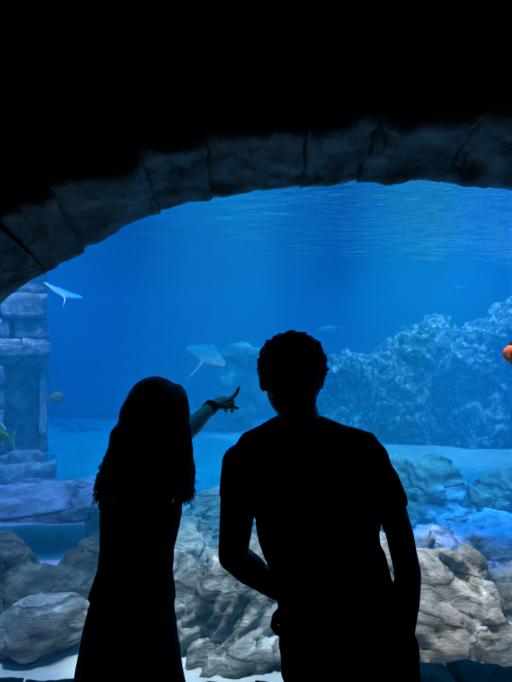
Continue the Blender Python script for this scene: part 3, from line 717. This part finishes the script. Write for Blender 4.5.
# ---- long-haired person pointing
DW = 1.80
def W(px, py, d=DW): return P(px, py, d)
wxm = DW/F
wom = empty('person', (W(135, 600).x, DW, FLOOR))
tag(wom, 'person with long wavy dark hair pointing at a ray, bracelets on the wrist', 'person')
TW = Matrix.Rotation(-0.55, 3, 'Z')       # turned to the right
hw_ = W(160, 410, 1.80); HW = Matrix.Rotation(-0.75, 3, 'Z') @ Matrix.Rotation(0.03, 3, 'X')
ux, uy = TW @ V((1, 0, 0)), TW @ V((0, 1, 0))
def ws(py, cx_, hx, hy): p = W(cx_, py); return ((p.x, DW, p.z), hx, hy, ux, uy)
wt = [ws(452, 150, 0.050, 0.050), ws(459, 149, 0.100, 0.065), ws(468, 147, 0.150, 0.080), ws(490, 143, 0.150, 0.098), ws(515, 140, 0.142, 0.108), ws(545, 137.5, 0.131, 0.094), ws(570, 135, 0.130, 0.096), ws(600, 132, 0.148, 0.110), ws(640, 131, 0.168, 0.122), ws(668, 131, 0.165, 0.12)]
shR2, elR2, wrR2 = W(174, 466, 1.74), W(183, 436, 1.96), W(211, 407, 2.17)
shL2, elL2, wrL2 = W(114, 472, 1.87), W(109, 548, 1.86), W(122, 590, 2.02)
hpL, hpR = V((W(116, 650).x, DW+0.05, W(116, 655).z)), V((W(148, 650).x, DW-0.03, W(148, 655).z))
knL, knR = V((hpL.x, DW+0.07, 0.40)), V((hpR.x, DW, 0.40)); anL, anR = V((hpL.x-0.01, DW+0.03, FLOOR+0.08)), V((hpR.x+0.01, DW-0.03, FLOOR+0.08))
bm = bmesh.new()
head(bm, hw_, HW, 0.95)
tube(bm, [W(159, 425), W(155, 442), W(151, 458)], [0.046, 0.046, 0.054], 16)
loft(bm, wt, 30, power=2.2)
tube(bm, [shR2, shR2.lerp(elR2, 0.5), elR2], [0.046, 0.041, 0.035], 16); tube(bm, [elR2, elR2.lerp(wrR2, 0.35), wrR2], [0.035, 0.036, 0.024], 16)
tube(bm, [shL2, shL2.lerp(elL2, 0.5), elL2], [0.046, 0.040, 0.035], 16); tube(bm, [elL2, elL2.lerp(wrL2, 0.35), wrL2], [0.035, 0.034, 0.023], 16)
# pointing hand: index straight, the others curled, thumb below
fw = (P(229, 397, 2.25)-wrR2)
hand(bm, wrR2, fw, V((-0.45, -0.55, 0.75)), 1.06, (-0.30, 1.05, 1.15, 1.2), right=False, thumb_in=0.7)
hand(bm, wrL2, V((0.45, 0.6, -0.5)), V((-0.7, 0.2, -0.2)), 0.92, (0.5, 0.5, 0.55, 0.6), right=False)
for h, k, a in ((hpL, knL, anL), (hpR, knR, anR)):
    tube(bm, [h, h.lerp(k, 0.5), k], [0.080, 0.068, 0.048], 16); tube(bm, [k, k.lerp(a, 0.3), a], [0.048, 0.050, 0.032], 14)
    f1 = uy*0.10
    loft(bm, [(a-uy*0.045+V((0, 0, -0.045)), 0.028, 0.028, ux, (0, 0, 1)), (a+uy*0.05+V((0, 0, -0.048)), 0.036, 0.026, ux, (0, 0, 1)), (a+uy*0.15+V((0, 0, -0.058)), 0.034, 0.016, ux, (0, 0, 1))], 14)
link('body', remesh(bm, 0.0044, 4, 0.5), M['skin'], wom)
eyes(hw_, HW, wom, 0.95)
bm = bmesh.new()
loft(bm, [grow(wt[1], 0.004)]+[grow(t, 0.009) for t in wt[2:7]]+[grow(ws(588, 133, 0.142, 0.108), 0.012), grow(ws(597, 132, 0.150, 0.114), 0.014)], 32, power=2.2)
for s, e in ((shR2, elR2), (shL2, elL2)):
    d = e-s; loft(bm, [(s-d*0.08, 0.050, 0.050), (s+d*0.2, 0.051, 0.051), (s+d*0.5, 0.049, 0.049)], 18)
me = remesh(bm, 0.006, 5, 0.5)
displace(me, lambda p, n_: 0.004*noise.fractal(Vector((p.x*10, p.y*10, p.z*16)), 1, 2, 3))
link('top', me, M['black_cloth'], wom)
bm = bmesh.new()
loft(bm, [grow(ws(582, 133, 0.135, 0.102), 0.006), grow(ws(602, 132, 0.152, 0.114), 0.006), grow(ws(640, 130, 0.178, 0.135), 0.006), grow(ws(682, 130, 0.196, 0.155), 0.006), ws(740, 131, 0.215, 0.18), ws(790, 132, 0.225, 0.195)], 40, power=2.1)
me = remesh(bm, 0.008, 3, 0.5)
displace(me, lambda p, n_: 0.010*max(0, min(1, (0.75-p.z)/0.3))*math.sin(11*math.atan2(p.y-DW, p.x-wom.location.x)+2*noise.noise(p*3))+0.003*noise.fractal(p*9, 1, 2, 3))
link('skirt', me, M['dark_denim'], wom)
for a in (anL, anR):
    bm = bmesh.new()
    loft(bm, [(a-uy*0.075+V((0, 0, -0.045)), 0.028, 0.034, ux, (0, 0, 1)), (a-uy*0.03+V((0, 0, -0.038)), 0.036, 0.042, ux, (0, 0, 1)), (a+uy*0.06+V((0, 0, -0.042)), 0.041, 0.038, ux, (0, 0, 1)), (a+uy*0.13+V((0, 0, -0.054)), 0.041, 0.026, ux, (0, 0, 1)), (a+uy*0.175+V((0, 0, -0.058)), 0.028, 0.019, ux, (0, 0, 1))], 18, power=2.5)
    link('shoe', remesh(bm, 0.006, 3), M['shoe'], wom)
# bracelets
fa = (wrR2-elR2).normalized(); u = fa.orthogonal().normalized(); v = fa.cross(u)
for k, off_ in enumerate((-0.022, -0.008, 0.004)):
    bm = bmesh.new(); c = wrR2+fa*off_
    for j in range(18):
        a = 2*math.pi*j/18; ball(bm, c+(u*math.cos(a)+v*math.sin(a))*0.0275, 0.0048, 6)
    from_bm('bracelet', bm, M['bead'], wom)
# long wavy hair
random.seed(5)
bm = bmesh.new()
def hr(py, x0, x1, hy, dy=0.0): p = W((x0+x1)/2, py); return ((p.x, DW+dy, p.z), (x1-x0)/2*wxm, hy, *XZ)
ball(bm, hw_+HW @ V((0, -0.022, 0.028)), (0.092, 0.100, 0.091), 16)
loft(bm, [hr(384, 140, 182, 0.06, -0.02), hr(391, 133, 187, 0.088, -0.03), hr(405, 126, 190, 0.098, -0.04), hr(425, 119, 191, 0.100, -0.06), hr(445, 112, 191, 0.090, -0.075), hr(465, 107, 189, 0.080, -0.09), hr(482, 107, 185, 0.062, -0.10), hr(494, 114, 176, 0.03, -0.10)], 30, power=2.2)
me1 = remesh(bm, 0.006, 6, 0.5)
displace(me1, lambda p, n_: 0.005*max(0.1, min(1, (1.57-p.z)/0.1))*math.sin(75*p.x+30*p.y+3*math.sin(p.z*22)+4*noise.noise(p*5)))
bm = bmesh.new(); bm.from_mesh(me1); bpy.data.meshes.remove(me1)
def edge_x(py, side):
    L = ((376, 158), (384, 141), (392, 133), (405, 126), (425, 119), (445, 112), (465, 105), (485, 100), (500, 97), (520, 97)); Rr = ((376, 172), (384, 181), (392, 188), (405, 190), (425, 190), (445, 190), (465, 190), (485, 189), (500, 187), (520, 186))
    T = L if side < 0 else Rr
    for (a, x), (b, y) in zip(T, T[1:]):
        if a <= py <= b: return x+(y-x)*(py-a)/(b-a)
    return T[-1][1]
for k in range(230):
    s = random.uniform(-1, 1)
    if k % 3 == 0: s = random.choice((-1, 1))*random.uniform(0.88, 1.03)
    py0 = random.uniform(398, 430); py1 = random.uniform(484, 508)
    ph = random.random()*6.3; am = random.uniform(0.003, 0.010); n = 22; pts = []
    for j in range(n):
        t = j/(n-1); py = py0+(py1-py0)*t
        xl, xr = edge_x(py, -1), edge_x(py, 1); mx = (xl+xr)/2+(xr-xl)/2*s*(0.90+0.12*t)
        dep = DW-0.06-0.06*t-(0.085-0.045*t)*math.sqrt(max(0, 1-min(1, abs(s))**2))*(-1 if random.Random(k).random() < 0.0 else 1)
        p = W(mx, py, dep); a = ph+t*(13+4*(k % 3)); g = t*t*am*1.5+am*0.2
        pts.append(p+V((g*math.sin(a), g*math.cos(a), 0)))
    tube(bm, pts, [0.0042*(1-0.75*(j/(n-1))**2)+0.0004 for j in range(n)], 6)
for k in range(64):     # curled loose ends left and right
    sd = -1 if k % 2 else 1
    py0 = random.uniform(425, 470); py1 = random.uniform(474, 504); n = 26; pts = []; ph = random.random()*6.3; am = random.uniform(0.007, 0.017)
    for j in range(n):
        t = j/(n-1); py = py0+(py1-py0)*t
        p = W(edge_x(py, sd)+sd*(t*random.Random(k).uniform(0, 5)), py, DW-0.08); a = ph+t*random.Random(k+99).uniform(10, 20)
        pts.append(p+V((am*t*math.sin(a), am*t*math.cos(a), 0)))
    tube(bm, pts, [0.0030*(1-0.6*j/(n-1)) for j in range(n)], 6)
from_bm('hair', bm, M['hair'], wom)
